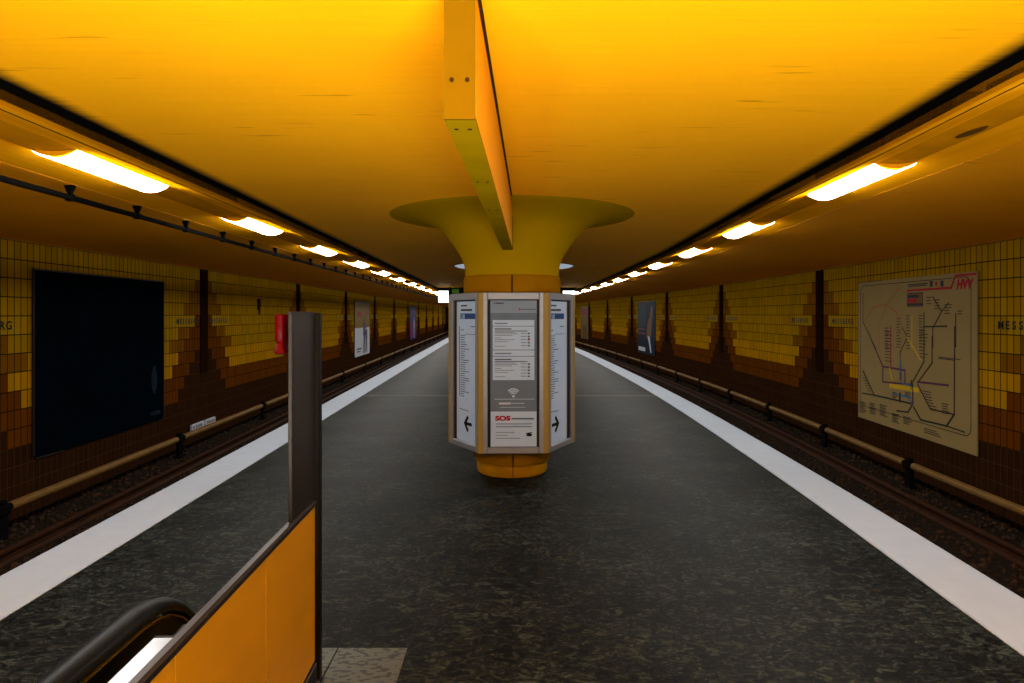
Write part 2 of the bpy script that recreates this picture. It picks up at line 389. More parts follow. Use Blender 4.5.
# ---- walls of tiles with the stepped pyramid pattern
TW, TH, ZT = .12, .245, 2.605
PER = {'L': (14.08, 57 * TW), 'R': (14.32, 60 * TW)}
MATS = [M[k] for k in ('t_yel', 't_bri', 't_tan', 't_brn', 't_drk', 't_str', 't_nam')]
TAN = {1: 2, 2: 4, 3: 6, 5: 8, 6: 11}
BRN = {4: 2, 5: 4, 6: 6, 7: 8, 8: 10}
DRK = {7: 2, 8: 4, 9: 6, 10: 8}
def tile_kind(i, r):
    a = abs(i); d = a - 2
    if a <= 1 and r <= 8: return 5
    if r >= 11 or d < DRK.get(r, 0): return 4
    if r >= 9 or d < BRN.get(r, 0): return 3
    if r == 4 and 2 <= d <= 9: return 6
    if d < TAN.get(r, 0): return 2
    return 1 if r in (7, 8) else 0
walls = {}
for s in 'LR':
    c0, per = PER[s]; n = round(per / TW); b = MB(); uv = []
    k0 = int((Y0 - c0) / TW); k1 = int((Y1 - c0) / TW)
    for k in range(k0, k1):
        i = (k + n // 2) % n - n // 2
        ya, yb = c0 + (k - .5) * TW, c0 + (k + .5) * TW
        xa, xb = wall[s](ya), wall[s](yb)
        for r in range(15):
            za, zb = ZT - r * TH, ZT - (r + 1) * TH
            kind = tile_kind(i, r)
            px = -SG[s] * (.02 if kind == 5 else 0)
            b.add([(xa + px, ya, za), (xb + px, yb, za), (xb + px, yb, zb), (xa + px, ya, zb)], [(0, 1, 2, 3)], kind)
            uv += [k, r, k + 1, r, k + 1, r + 1, k, r + 1]
            if kind == 5 and abs(i) == 1:
                xq, yq = (xa, ya) if i == -1 else (xb, yb)
                b.add([(xq, yq, za), (xq + px, yq, za), (xq + px, yq, zb), (xq, yq, zb)], [(0, 1, 2, 3)], 5)
                uv += [k + .3, r, k + .6, r, k + .6, r + 1, k + .3, r + 1]
    b.uv = uv
    nm = 'left' if s == 'L' else 'right'
    walls[s] = tag(b.build('wall_' + nm, MATS), 'tiled %s track wall with stepped brown pyramids on yellow' % nm, 'wall', kind='structure')
    # the station name, one letter to a tile, on both sides of each pilaster
    def frame(Y):
        x = wall[s](Y); t = wall[s](Y + .1) - wall[s](Y - .1); yaw = math.atan2(.2, t)   # along +Y
        return x, (yaw if s == 'L' else yaw + math.pi)
    for q in range(-1, 4):
        for side in (-1, 1):
            b = MB(); word = 'MESSBERG'; yc = c0 + q * per + (side * 6.2 if s == 'L' else side * 8.9) * TW
            if yc < 6: continue
            x, rz = frame(yc)
            for li, ch in enumerate(word):
                text_into(b, ch, (li - 3.5) * TW, ZT - 4.5 * TH - .050, .150, -.004, bold=.004)
            o = b.build('station_name', M['letter'], walls[s], loc=(x, yc, 0), rz=rz)
    b = MB(); b.loft([[(wall[s](y) - SG[s] * .0, y, ZT - .0), (wall[s](y) - SG[s] * .035, y, ZT), (wall[s](y) - SG[s] * .035, y, ZT + .03)] for y in YS])
    b.build('wall_cornice', mat('ochre_cornice_' + nm, (.42, .17, .02), .5, var=.08), walls[s])
b = MB(); b.add([(-10, Y1 - .5, -1.1), (4, Y1 - .5, -1.1), (4, Y1 - .5, 3), (-10, Y1 - .5, 3)], [(0, 1, 2, 3)])
tag(b.build('wall_end', M['t_drk']), 'dark far end of the station', 'wall', kind='structure')

# ---- ceiling
b = MB(); rows = []; uvr = []
for y in YS:
    l, r = seam['L'](y), seam['R'](y)
    arc = [(.10 - .10 * math.sin(a), .08 * (1 - math.cos(a))) for a in (R(90), R(68), R(45), R(22), 0)]
    ls = [(l, y, 2.95)] + [(l + o, y, CZ + z) for o, z in arc] + [(l + o, y, CZ) for o in (.16, .25, .5)]
    rs = [(r - o, y, CZ) for o in (.5, .25, .16)] + [(r - o, y, CZ + z) for o, z in reversed(arc)] + [(r, y, 2.95)]
    rows.append(ls + rs); oo = [0] + [o for o, z in arc] + [.16, .25, .5]; uvr.append(oo + oo[::-1])
b.loft(rows)
nc = len(rows[0]); b.uv = [q for f in b.f for i in f for q in (uvr[i // nc][i % nc], i // nc)]
tag(b.build('ceiling', M['ceil_edge_shade'], smooth=True), 'bright orange board-marked concrete ceiling over the platform', 'ceiling', kind='structure')
KO = {'L': 1.0, 'R': .80}
def arcprof(o0, o1, depth, z, n=10):
    return [(o0 + (o1 - o0) * k / n, z - depth * math.sin(math.pi * k / n) ** .8) for k in range(n + 1)]
for i, s in enumerate('LR'):
    g = SG[s]; k = KO[s]; nm = ('left', 'right')[i]
    def P(y, lst): return [(seam[s](y) + g * k * o, y, z) for o, z in lst]
    b = MB(); b.loft([P(y, [(0, 2.76), (0, 2.95), (.11, 2.95), (.11, 2.67)]) for y in YS])
    tag(b.build('trim_%d' % (5 + i), M['slot']), 'black shadow gap between %s lights and ceiling' % nm, 'gap', kind='structure')
    b = MB()
    b.loft([P(y, [(.11, 2.72), (.11, 2.645), (.165, 2.648)]) for y in YS], 0)
    b.loft([P(y, [(.165, 2.648), (.166, 2.680), (.180, 2.680), (.181, 2.649)]) for y in YS], 2)
    b.loft([P(y, [(.181, 2.649), (.29, 2.672), (.295, 2.676), (.42, 2.695)]) for y in YS], 0)
    b.loft([P(y, arcprof(.42, .71, .010, 2.695)) for y in YS], 1)
    b.loft([P(y, [(.71, 2.695), (.85, 2.690), (1.10, 2.683), (1.10, 2.697), (1.11, 2.697)]) for y in YS], 0)
    o = b.build('trim_%d' % (7 + i), [M['channel'], M['blank'], M['seam']], smooth=True)
    tag(o, 'orange light channel above the %s platform edge' % nm, 'light channel', kind='structure')
    b = MB(); b.loft([[(seam[s](y) + g * k * 1.11, y, 2.697), (seam[s](y) + g * k * 1.112, y, 2.682), (wall[s](y) + g * .1, y, ZT + .004)] for y in YS])
    tag(b.build('ceiling_' + nm, M['ceil_out']), 'orange brown side ceiling above the %s track' % nm, 'ceiling', kind='structure')

    if s == 'R':
        pm = MB(); pm.loft([[(seam['R'](3.7) + .585 * k + a * r * .035, 3.72 + c * r * .13, 2.6828 - d) for a, c in [(math.cos(t * .3927), math.sin(t * .3927)) for t in range(16)]] for r, d in ((1.0, 0), (.9, .005), (.02, .006))], 0, True, True)
        pm.build('oval_patch', mat('brown_patch', (.10, .04, .004), .6, var=.2), o)
# ---- ceiling lights
ORD = 'first second third fourth fifth sixth seventh eighth ninth tenth eleventh twelfth thirteenth fourteenth fifteenth sixteenth seventeenth eighteenth nineteenth twentieth'.split()
def ordinal(n):
    if n <= 20: return ORD[n - 1]
    return 'twenty-' + ORD[n - 21] if n < 30 else 'thirtieth'
LL = 1.18
b = MB(); b.loft([[(o, y, z) for o, z in arcprof(-.145, .145, .052, 0, 14)] for y in (-LL / 2, LL / 2)])
diff0 = b
caps = []
for y in (-LL / 2, LL / 2):
    sgn = -1 if y < 0 else 1; e = MB(); caps.append(e)
    pr = arcprof(-.148, .148, .046, .004, 14)
    e.loft([[(o, y + sgn * .012, z) for o, z in pr], [(o, y - sgn * .002, z) for o, z in pr]])
    e.add([(o, y + sgn * .012, z) for o, z in pr], [tuple(range(len(pr)))])
proto = None
for s, st, per in (('L', 4.17, 2.92), ('R', 4.53, 2.90)):
    g = SG[s]; nm = 'left' if s == 'L' else 'right'
    for q in range(-3, 29):
        ym = st + per * q + LL / 2
        if ym > 86: break
        x = seam[s](ym) + g * KO[s] * .565; t = seam[s](ym + .5) - seam[s](ym - .5)
        if proto is None:
            proto = empty('ceiling_light'); o = proto
            diff0.build('diffuser', M['lamp'], proto, smooth=True); [e.build('end_cap', M['channel'], proto) for e in caps]
        else: o = copy_tree(proto)
        o.location = (x, ym, 2.694); o.rotation_euler = (0, 0, -math.atan(t))
        if q >= 0: lab = '%s lit fluorescent ceiling lamp from the front in the %s row' % (ordinal(q + 1), nm)
        else: lab = '%s lit fluorescent ceiling lamp behind the viewpoint in the %s row' % (ordinal(-q), nm)
        tag(o, lab, 'lamp', 'fluorescent lamps along the %s platform edge' % nm)

# ---- black cable on brackets, left side
root = empty('cable_run', (seam['L'](0) - 1.16, 0, 2.585))
tag(root, 'long black cable on short brackets under the left side ceiling', 'cable')
ox, oz = root.location.x, root.location.z
b = MB(); pts = []
for k in range(-6, 70):
    y = 4.26 + .994 * k
    for f in (0, .5):
        yy = y + f * .994; pts.append((seam['L'](yy) - 1.16 - ox, yy, 2.585 - oz - (.002 if f else 0)))
b.tube(pts, .024, 8)
b.build('cable', M['cable'], root, smooth=True)
bk = MB()
bk.box(-.016, .016, -.014, .014, 0, .06)
bk.loft([[(-.034, -.028, .097), (.034, -.028, .097), (.034, .028, .097), (-.034, .028, .097)], [(-.015, -.012, .03), (.015, -.012, .03), (.015, .012, .03), (-.015, .012, .03)]], 0, True, True)
bk.box(-.03, .03, -.028, .028, -.03, .028, bev=.008)
br0 = None
for k in range(-3, 66):
    y = 4.26 + .994 * k
    if br0 is None: br0 = bk.build('bracket', M['cable'], root); o = br0
    else: o = br0.copy(); col.objects.link(o)
    o.location = (seam['L'](y) - 1.16 - ox, y, 2.585 - oz)

# ---- tracks
def rail_prof():
    return [(-.062, 0), (.062, 0), (.062, .012), (.010, .03), (.009, .10), (.036, .115), (.036, .145), (.028, .15), (-.028, .15), (-.036, .145), (-.036, .115), (-.009, .10), (-.010, .03), (-.062, .012)]
railX = {'L': lambda Y: wall['L'](Y) + 1.02, 'R': lambda Y: wall['R'](Y) - .97}
for s in 'LR':
    g = SG[s]; nm = 'left' if s == 'L' else 'right'
    for off, wh in ((0, 'wall'), (1.47, 'platform')):
        b = MB(); b.loft([[(railX[s](y) - g * off + a, y, -1.0 + z) for a, z in rail_prof()] for y in YS], 0, True, True)
        tag(b.build('running_rail', M['rail'], smooth=True), 'rusty rail of the %s track nearer the %s' % (nm, 'tiled wall' if wh == 'wall' else 'platform edge'), 'rail')
    # third rail under an ochre tube held by black clamps
    y0 = 2.0; root = empty('third_rail', (wall[s](y0) - g * .43, y0, -1.0))
    tag(root, 'ochre covered third rail on black clamps along the %s wall' % nm, 'third rail')
    def TP(y): return (wall[s](y) - g * .43 - root.location.x, y - y0, .35)
    cs, cp = ((12.1, 4.4) if s == 'L' else (10.0, 3.1))
    ys = [cs + cp * k for k in range(-5, 19) if Y0 < cs + cp * k < 88]
    for k in range(len(ys)):
        ya = ys[k] + .13; yb = (ys[k + 1] if k + 1 < len(ys) else ys[k] + cp) - .13
        b = MB(); b.tube([TP(ya + (yb - ya) * t / 6) for t in range(7)], .056, 14); b.build('cover', M['tube'], root, smooth=True)
    c0 = None
    for y in ys:
        if c0 is None:
            b = MB(); b.box(-.03, .03, -.08, .08, -.34, -.05, bev=.01); b.box(-.062, .062, -.10, .10, -.07, .05, bev=.02)
            b.box(-.04, .04, -.06, .06, .05, .10, bev=.015); b.box(-.06, .06, -.10, .10, -.35, -.31, bev=.01); b.tube([(0, -.14, 0), (0, .14, 0)], .045, 10)
            c0 = b.build('clamp', M['clamp'], root); o = c0
        else: o = c0.copy(); col.objects.link(o)
        o.location = TP(y)
    # loose stones
    b = MB(); ph = (1 + 5 ** .5) / 2
    iv = [Vector(v).normalized() for v in [(-1, ph, 0), (1, ph, 0), (-1, -ph, 0), (1, -ph, 0), (0, -1, ph), (0, 1, ph), (0, -1, -ph), (0, 1, -ph), (ph, 0, -1), (ph, 0, 1), (-ph, 0, -1), (-ph, 0, 1)]]
    ifc = [(0, 11, 5), (0, 5, 1), (0, 1, 7), (0, 7, 10), (0, 10, 11), (1, 5, 9), (5, 11, 4), (11, 10, 2), (10, 7, 6), (7, 1, 8), (3, 9, 4), (3, 4, 2), (3, 2, 6), (3, 6, 8), (3, 8, 9), (4, 9, 5), (2, 4, 11), (6, 2, 10), (8, 6, 7), (9, 8, 1)]
    for _ in range(5200):
        y = 5 + 30 * random.random() ** 1.4
        xa = edge[s](y) + g * .75; xb = wall[s](y) - g * .06; x = xa + (xb - xa) * random.random()
        d = abs(x - railX[s](y))
        if d < .09 or abs(d - 1.47) < .09: continue
        sz = random.uniform(.016, .038); rot = Matrix.Rotation(random.random() * 6, 3, Vector((random.random() - .5, random.random() - .5, random.random() - .5)).normalized())
        st = (random.uniform(.7, 1.4), random.uniform(.7, 1.3), random.uniform(.6, 1))
        b.add([rot @ Vector((v.x * st[0] * sz * random.uniform(.8, 1.2), v.y * st[1] * sz, v.z * st[2] * sz)) + Vector((x, y, -.995)) for v in iv], ifc)
    tag(b.build('ballast', M['stone']), 'loose brown ballast stones in the %s track bed' % nm, 'ballast', kind='stuff')

# ---- columns with mushroom capitals
def column(name, x, y, capm, label):
    root = empty(name, (x, y, 0)); tag(root, label, 'column', kind='structure')
    prof = [(.495, 2.02), (.497, 2.10), (.505, 2.16), (.534, 2.234), (.575, 2.31), (.63, 2.387), (.69, 2.468), (.758, 2.54), (.85, 2.592), (.98, 2.635), (1.13, 2.662), (1.27, 2.676), (1.29, 2.685)]
    b = MB(); b.lathe(prof, 96); b.build('capital', capm, root, smooth=True)
    b = MB(); b.lathe([(.495, 1.85), (.512, 1.862), (.512, 2.03), (.500, 2.04), (.49, 2.04)], 96); b.build('drum', M['drum'], root, smooth=True)
    b = MB()
    for a in range(4):
        an = a * math.pi / 2; c, s_ = math.cos(an), math.sin(an)
        q = [(-.008, -.515), (.008, -.515), (.008, -.50), (-.008, -.50)]
        b.prism([(px * c - py * s_, px * s_ + py * c) for px, py in q], 1.86, 2.035)
    b.build('joint', M['seam'], root)
    return root
KX, KY = 0.0, 6.95
column('column', KX, KY, M['capital'], 'round column with olive flared capital rising from the information kiosk')
c2 = column('column', .04, 13.95, M['capital'], 'second column with olive capital hidden behind the kiosk')
b = MB(); b.lathe([(.44, 0), (.44, 1.87)], 48); b.build('shaft', M['drum'], c2, smooth=True)

lr = empty('glow_ring', (.04, 13.95, 2.66)); tag(lr, 'added pale blue glowing ring round the top of the second column', 'lamp')  # glow added for the pale brightness of the second capital
b = MB(); b.lathe([(.70, -.05), (.98, -.042), (1.22, -.01), (1.27, .012)], 72); b.build('diffuser', M['ring_glow'], lr, smooth=True)
b = MB(); b.lathe([(1.265, .0), (1.285, .0), (1.285, .022), (1.265, .022)], 72); b.build('rim', M['capital'], lr, smooth=True)
# ---- information kiosk: six display cases round the column on a yellow drum plinth
kiosk = empty('information_kiosk', (KX, KY, 0), R(1.4))
tag(kiosk, 'six-sided metal information kiosk with posters on a yellow round plinth', 'kiosk')
S_ = .663; AP = S_ * .866
KB, KT = .29, 1.86
def hexpoly(r): return [(r * math.cos(R(60 * k)), r * math.sin(R(60 * k))) for k in range(6)]
b = MB(); b.prism(hexpoly(S_ - .028), KB + .015, KT - .02); b.build('core', M['darkin'], kiosk)
b = MB(); b.prism(hexpoly(S_ - .012), KT - .02, KT - .004); b.prism(hexpoly(S_ - .012), KB + .002, KB + .02); b.build('end_plate', M['alu'], kiosk)
cp0 = None
for k in range(6):
    a = R(60 * k)
    if cp0 is None:
        b = MB()
        # a folded corner strip, symmetric about local +x
        w = .044; t60 = R(60)
        outer = [(S_ + .010 - w * math.cos(R(60)), -w * math.sin(R(60))), (S_ + .008, 0), (S_ + .010 - w * math.cos(R(60)), w * math.sin(R(60)))]
        inn = [(p[0] - .02, p[1]) for p in reversed(outer)]
        b.prism(outer + inn, KB + .004, KT - .006)
        cp0 = b.build('corner_post', M['champ'], kiosk); o = cp0
    else: o = cp0.copy(); col.objects.link(o)
    o.rotation_euler = (0, 0, a)
b = MB(); b.lathe([(.30, 0), (.362, 0), (.372, .02), (.376, .10), (.372, .116), (.355, .122)], 72); b.build('plinth', M['plinth'], kiosk, smooth=True)
b = MB(); b.lathe([(.355, .120), (.395, .124), (.404, .135), (.430, .26), (.430, .30)], 72); b.build('plinth_collar', M['plinth'], kiosk, smooth=True)
b = MB(); b.lathe([(.358, .115), (.368, .121), (.358, .127)], 72); b.box(-.005, .005, -.436, -.39, .128, .288); b.box(-.003, .003, -.379, -.36, .01, .112)
b.build('plinth_seam', M['seam'], kiosk)

def frame_case(rz, kind):
    case = empty('display_case', (0, 0, 0), rz); case.parent = kiosk
    yf = -AP - .006            # front of the frame (local -y looks outward)
    W2, G2 = .300, .251
    zt, zb, gt, gb = KT, KB, KT - .070, KB + .060
    b = MB(); y1 = yf + .03
    for (x0, x1, z0, z1) in ((-W2, -G2, zb, zt), (G2, W2, zb, zt), (-G2, G2, gt, zt), (-G2, G2, zb, gb)):
        b.box(x0, x1, yf, y1, z0, z1, bev=.006)
    b.box(-W2 + .004, -W2 + .012, yf - .006, yf, zt - .34, zt - .26); b.box(W2 - .012, W2 - .004, yf - .006, yf, zb + .26, zb + .34)
    b.build('frame', M['alu'], case)
    b = MB(); b.box(-G2 - .004, G2 + .004, yf + .026, yf + .036, gb - .004, gt + .004); b.build('backing', M['darkin'], case)
    yp = yf + .024             # paper plane
    U = .00977                 # metres per pixel of the photograph on this face
    X = lambda px: (px - 513.0) * U
    Z = lambda py: EYE + (314 - py) * U
    def rect(b, x0, y0, x1, y1, lay, mi=0): b.slab([(X(x0), Z(y1)), (X(x1), Z(y1)), (X(x1), Z(y0)), (X(x0), Z(y0))], yp - lay * .0012, yp - lay * .0012 + .0012, mi)
    if kind == 'front':
        b = MB(); rect(b, 490.0, 300.4, 536.4, 446.6, 0, 0); rect(b, 490.0, 300.4, 536.4, 313, 1, 1); b.build('grey_poster', [M['greyp'], M['greyl']], case)
        b = MB(); rect(b, 492.3, 320, 534, 349.6, 2); b.build('white_sheet', M['paper'], case)
        b = MB(); rect(b, 492.3, 350.3, 534, 380, 2); b.build('white_sheet', M['paper'], case)
        b = MB(); rect(b, 490.4, 411.4, 536.2, 446.4, 2); b.build('white_sheet', M['paper'], case)
        b = MB()
        rect(b, 495.2, 302.6, 503.2, 303.8, 3); rect(b, 493.5, 302.5, 494.6, 303.9, 3)
        rect(b, 521, 308.9, 535.5, 309.6, 3)
        for y in (325.9, 356.1): rect(b, 492.3, y, 534, y + .5, 3)
        rect(b, 494.4, 323, 507, 323.8, 3); rect(b, 494.4, 353, 511, 353.8, 3)
        for y0 in (328.4, 358.9):
            rect(b, 494.4, y0, 511, y0 + 1.1, 3)
            for i, (x1, dy) in enumerate(((527, 2.2), (515, 3.8), (517, 5.2), (512, 6.8), (501, 9.2), (514, 11.0), (508, 13), (505, 17.5))):
                rect(b, 494.4, y0 + dy, x1, y0 + dy + (.8 if i == 0 else .45), 3)
            b.line([(X(528.4), Z(y0 + 4)), (X(528.4), Z(y0 + 18))], .003, yp - .005, yp - .0037)
            for j in range(5): rect(b, 527.2, y0 + 4.5 + j * 3.1, 529.6, y0 + 5.6 + j * 3.1, 4); rect(b, 520.5, y0 + 4.6 + j * 3.1, 526, y0 + 5.1 + j * 3.1, 3)
        rect(b, 511.2, 418, 533.3, 419.3, 3)
        for y, x1, h in ((423.4, 531.5, .7), (426.2, 531.5, .7), (431.9, 514, .45), (434.8, 507, .45), (437.9, 520, .45)): rect(b, 495.5, y, x1, y + h, 3)
        b.build('printed_text', M['ink'], case)
        b = MB(); text_into(b, 'SOS', 0, Z(420.2), .062, yp - .0042, 0, bold=.0034, widen=1.35); b.v = [(x + X(502.4), y, z) for x, y, z in b.v]; rect(b, 518.2, 308.4, 520, 310.1, 3); rect(b, 527.6, 338, 529.3, 339.6, 5)
        b.build('red_print', M['red'], case)
        b = MB()       # the hand-set symbol of the emergency call
        b.slab([(X(525.8), Z(435.8)), (X(530.5), Z(436.4)), (X(532), Z(434.4)), (X(529.5), Z(432.9)), (X(526.8), Z(433.9))], yp - .0046, yp - .0034)
        b.slab([(X(525.4), Z(433.2)), (X(531.2), Z(431.9)), (X(531.6), Z(432.9)), (X(525.8), Z(434.2))], yp - .0046, yp - .0034)
        b.build('telephone_symbol', M['black'], case)
        b = MB()       # wireless symbol: dot and three arcs
        cx, cz = X(513), Z(396.2)
        b.slab([(cx + .013 * math.cos(a * .5236), cz + .013 * math.sin(a * .5236)) for a in range(12)], yp - .0024, yp - .0012)
        for r in (.032, .052, .072):
            an = [R(44 + 92 * q / 12) for q in range(13)]
            b.loft([[(cx + q * math.cos(t), y, cz + q * math.sin(t)) for q, y in ((r - .006, yp - .0012), (r + .006, yp - .0012), (r + .006, yp - .0026), (r - .006, yp - .0026))] for t in an], 0, True, True)
        rect(b, 494, 398.8, 534, 399.3, 2); rect(b, 511, 403, 524, 403.6, 2); rect(b, 500, 407, 525, 407.4, 2)
        b.build('wireless_symbol', M['paper'], case)
        b = MB(); rect(b, 498.5, 402.4, 510.5, 404.3, 2); b.build('blue_print', M['paper_blue'], case)
    else:
        sx = -1 if kind == 'left' else 1        # outer side of the case
        if kind == 'left': x0, x1, m0 = 499, 537.6, 1
        elif kind == 'right': x0, x1, m0 = 488.5, 527.5, 1
        else: x0, x1, m0 = 489, 537, 1
        b = MB(); rect(b, x0, 301, x1, 447, 0); b.build('timetable_sheet', M['paper'], case)
        b = MB()
        if kind == 'left': rect(b, 493.5, 301, 499, 447, 0)
        elif kind == 'right': rect(b, 527.5, 301, 531, 447, 0)
        if b.v: b.build('side_sheet', M['paper_blue'], case)
        xa = 503 if kind != 'right' else 490.5
        b = MB(); rect(b, xa - 1, 313.4, xa + 33, 319.2, 1); b.build('line_badge', M['blue'], case)
        b = MB(); text_into(b, 'U1', X(xa + 6), Z(318.6), .062, yp - .003, 0, bold=.0015); b.build('line_number', M['paper'], case)
        b = MB(); rect(b, xa, 304.6, xa + 14, 306.2, 1); rect(b, xa, 308.8, xa + 25, 311, 1)
        rect(b, xa + 22, 326.6, xa + 33, 327.4, 1); rect(b, xa, 330.2, xa + 6, 331, 1); rect(b, xa + 10, 334.6, xa + 33, 335.1, 1)
        rng = random.Random(3)
        y = 336.0
        while y < 401: rect(b, xa - 1, y, xa + rng.choice((7, 10, 14, 18, 9)), y + .75, 1); y += 2.35
        b.line([(X(xa - 4), Z(413.5)), (X(xa + 18), Z(414.2))], .006, yp - .0024, yp - .0012)
        if kind == 'left': rect(b, x0, 327, x0 + 1.2, 400, 1)
        b.build('printed_text', M['ink'], case)
        if kind in ('left', 'right'):
            ax = X(519 if kind == 'left' else 502); az = Z(427.5); d = sx; b = MB()
            b.line([(ax - d * .070, az), (ax + d * .050, az)], .032, yp - .0026, yp - .0012)
            b.line([(ax + d * .005, az + .062), (ax + d * .062, az), (ax + d * .005, az - .062)], .036, yp - .0034, yp - .0020)
            b.build('arrow', M['black'], case)
    return case
kinds = {0: 'front', -1: 'left', 1: 'right', 2: 'back', 3: 'back', 4: 'back'}
for k, kd in kinds.items(): frame_case(R(60 * k), kd)

# ---- long plate hung from the ceiling
root = empty('hanging_ceiling_panel', (0, 0, CZ)); tag(root, 'long orange panel hanging edge-down from the ceiling towards the column', 'ceiling panel')
tgt = math.atan((531 - 512) / F)
yf_, yn = 6.15, 2.03; zb_ = EYE + 64 * yf_ / F
def BX(y): return (503.0 - 512 + 4.5) * yf_ / F + (y - yf_) * math.tan(tgt)
b = MB(); h = .046
b.loft([[(BX(y) - h, y, zb_ - CZ + .012), (BX(y) + h, y, zb_ - CZ + .012), (BX(y) + h, y, .02), (BX(y) - h, y, .02)] for y in (yn, yf_)], 0, True, True)
b.build('board', M['ceil'], root)
b = MB()
b.loft([[(BX(y) - h - .002, y, zb_ - CZ), (BX(y) + h + .002, y, zb_ - CZ), (BX(y) + h + .002, y, zb_ - CZ + .014), (BX(y) - h - .002, y, zb_ - CZ + .014)] for y in (yn - .004, yf_ + .002)], 0, True, True)
b.build('edge_strip', mat('olive_strip_paint', (.25, .150, .001), .7, var=.08, spec=.0), root)
b = MB(); b.box(BX(yn) - h - .002, BX(yn) + h + .002, yn - .012, yn, zb_ - CZ, .01); b.build('end_strip', mat('end_strip_dimmed', (.17, .080, .001), .7, var=.05, spec=.0), root)  # end face coloured darker to offset the added uplight
b = MB()
for y in (yn + .10, yn + .95, yn + 1.75, yn + 2.6, yn + 3.4):
    for dx in (-.022, .022): b.lathe([(0, zb_ - CZ - .003), (.007, zb_ - CZ - .002), (.008, zb_ - CZ + .004)], 10, 0, False, BX(y) + dx, y)
for dx in (-.024, .024):
    for z in (.12, .55): b.tube([(BX(yn) + dx, yn - .016, zb_ - CZ + z), (BX(yn) + dx, yn - .011, zb_ - CZ + z)], .007, 10)
b.build('screw', M['seam'], root)
b = MB(); b.loft([[(BX(y) + h, y, -.004), (BX(y) + h + .012, y, -.004), (BX(y) + h + .012, y, .01), (BX(y) + h, y, .01)] for y in (yn, yf_)], 0, True, True)
b.box(BX(yf_) + h - .002, BX(yf_) + h + .004, yf_ - .004, yf_ + .004, zb_ - CZ, 0)
b.build('shadow_joint', M['seam'], root)

# ---- wall boards and posters (local x to the viewer's right, -y out of the wall, z up)
def on_wall(name, s, ya, yb, z=0):
    ym = (ya + yb) / 2; xa, xb = wall[s](ya), wall[s](yb)
    rz = math.atan2(yb - ya, xb - xa)
    o = empty(name, ((xa + xb) / 2 - SG[s] * .012, ym, z), rz)
    return o, math.hypot(xb - xa, yb - ya)
ZB, ZTOP = -.315, 2.245
def rounded(x0, x1, z0, z1, r, corners=(1, 1, 1, 1), n=6):
    p = []
    for (cx, cz, a0, on) in ((x0 + r, z0 + r, 180, corners[0]), (x1 - r, z0 + r, 270, corners[1]), (x1 - r, z1 - r, 0, corners[2]), (x0 + r, z1 - r, 90, corners[3])):
        if on: p += [(cx + r * math.cos(R(a0 + 90 * k / n)), cz + r * math.sin(R(a0 + 90 * k / n))) for k in range(n + 1)]
        else: p.append((x0 if cx == x0 + r else x1, z0 if cz == z0 + r else z1))
    return p
def frame_ring(b, L, w, y0, y1, zb=ZB, zt=ZTOP):
    b.box(-L/2 - w, -L/2, y0, y1, zb - w, zt + w); b.box(L/2, L/2 + w, y0, y1, zb - w, zt + w)
    b.box(-L/2, L/2, y0, y1, zb - w, zb); b.box(-L/2, L/2, y0, y1, zt, zt + w)
# empty navy board
root, L = on_wall('billboard', 'L', 8.83, 12.30); tag(root, 'empty dark navy billboard on the left tiled wall', 'billboard', 'billboards on the track walls')
b = MB(); b.slab(rounded(-L/2, L/2, ZB, ZTOP, .09, (1, 1, 0, 0)), -.02, 0); b.build('panel', M['board'], root)
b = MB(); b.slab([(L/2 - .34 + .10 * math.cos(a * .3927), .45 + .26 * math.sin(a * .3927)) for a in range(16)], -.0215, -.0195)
b.slab([(L/2 - .30 + .20 * math.cos(a * .3927), -.16 + .045 * math.sin(a * .3927)) for a in range(16)], -.0215, -.0195); b.build('painted_glare', M['board2'], root)  # light glare on the board, painted as paler patches
b = MB(); b.line([(-L/2 - .012, ZTOP), (-L/2 - .012, ZB + .05)], .018, -.024, 0); b.line([(-L/2 - .02, ZTOP + .01), (L/2 + .02, ZTOP + .01)], .018, -.024, 0); b.line([(L/2 + .012, ZTOP), (L/2 + .012, ZB + .05)], .018, -.024, 0)
b.line([(-L/2 + .05, ZB + .012), (-L/2 + .6, ZB - .004)], .02, -.023, 0)
b.build('rim', M['frame_d'], root)

# network map, right wall
root, L = on_wall('network_map', 'R', 12.52, 9.03); tag(root, 'large white transit network map board on the right tiled wall', 'map', 'billboards on the track walls')
YM = -.022
b = MB(); b.box(-L/2, L/2, YM, 0, ZB, ZTOP, bev=.004); b.build('panel', M['mapp'], root)
def mp(x, y):
    u = (1/348 - 1/(x - 512)) / (1/348 - 1/468); yt = 284.5 - (x - 860) * 9.5 / 120; yb = 417 + (x - 860) * 42 / 120
    return (-L/2 + u * L, ZTOP + (ZB - ZTOP) * (y - yt) / (yb - yt))
A8 = lambda p: mp(855 + p[0] / 7.877, 270 + p[1] / 7.877)
A7 = lambda p: mp(855 + p[0] / 6.208, 330 + p[1] / 6.208)
b = MB(); rr = rounded(-L/2 + .10, L/2 - .13, ZB + .24, ZTOP - .07, .13); b.line(rr + rr[:1], .012, YM - .002, YM); b.build('border', M['m_brn'], root)
b = MB(); b.line([(-L/2, ZB + .02), (-L/2, ZTOP)], .02, YM - .003, YM); b.line([(-L/2, ZTOP), (-L/2 + .9, ZTOP)], .012, YM - .003, YM); b.build('edge_mark', M['frame_d'], root)
ln = []
def m8(m, w, *p): ln.append((m, w, [A8(q) for q in p]))
def m7(m, w, *p): ln.append((m, w, [A7(q) for q in p]))
m8('m_grn', .014, (80, 200), (80, 420), (185, 630)); m7('m_pur', .026, (95, 20), (190, 235), (330, 262), (330, 345))
m8('m_red', .018, (305, 460), (305, 630)); m7('m_red', .022, (240, 0), (240, 250))
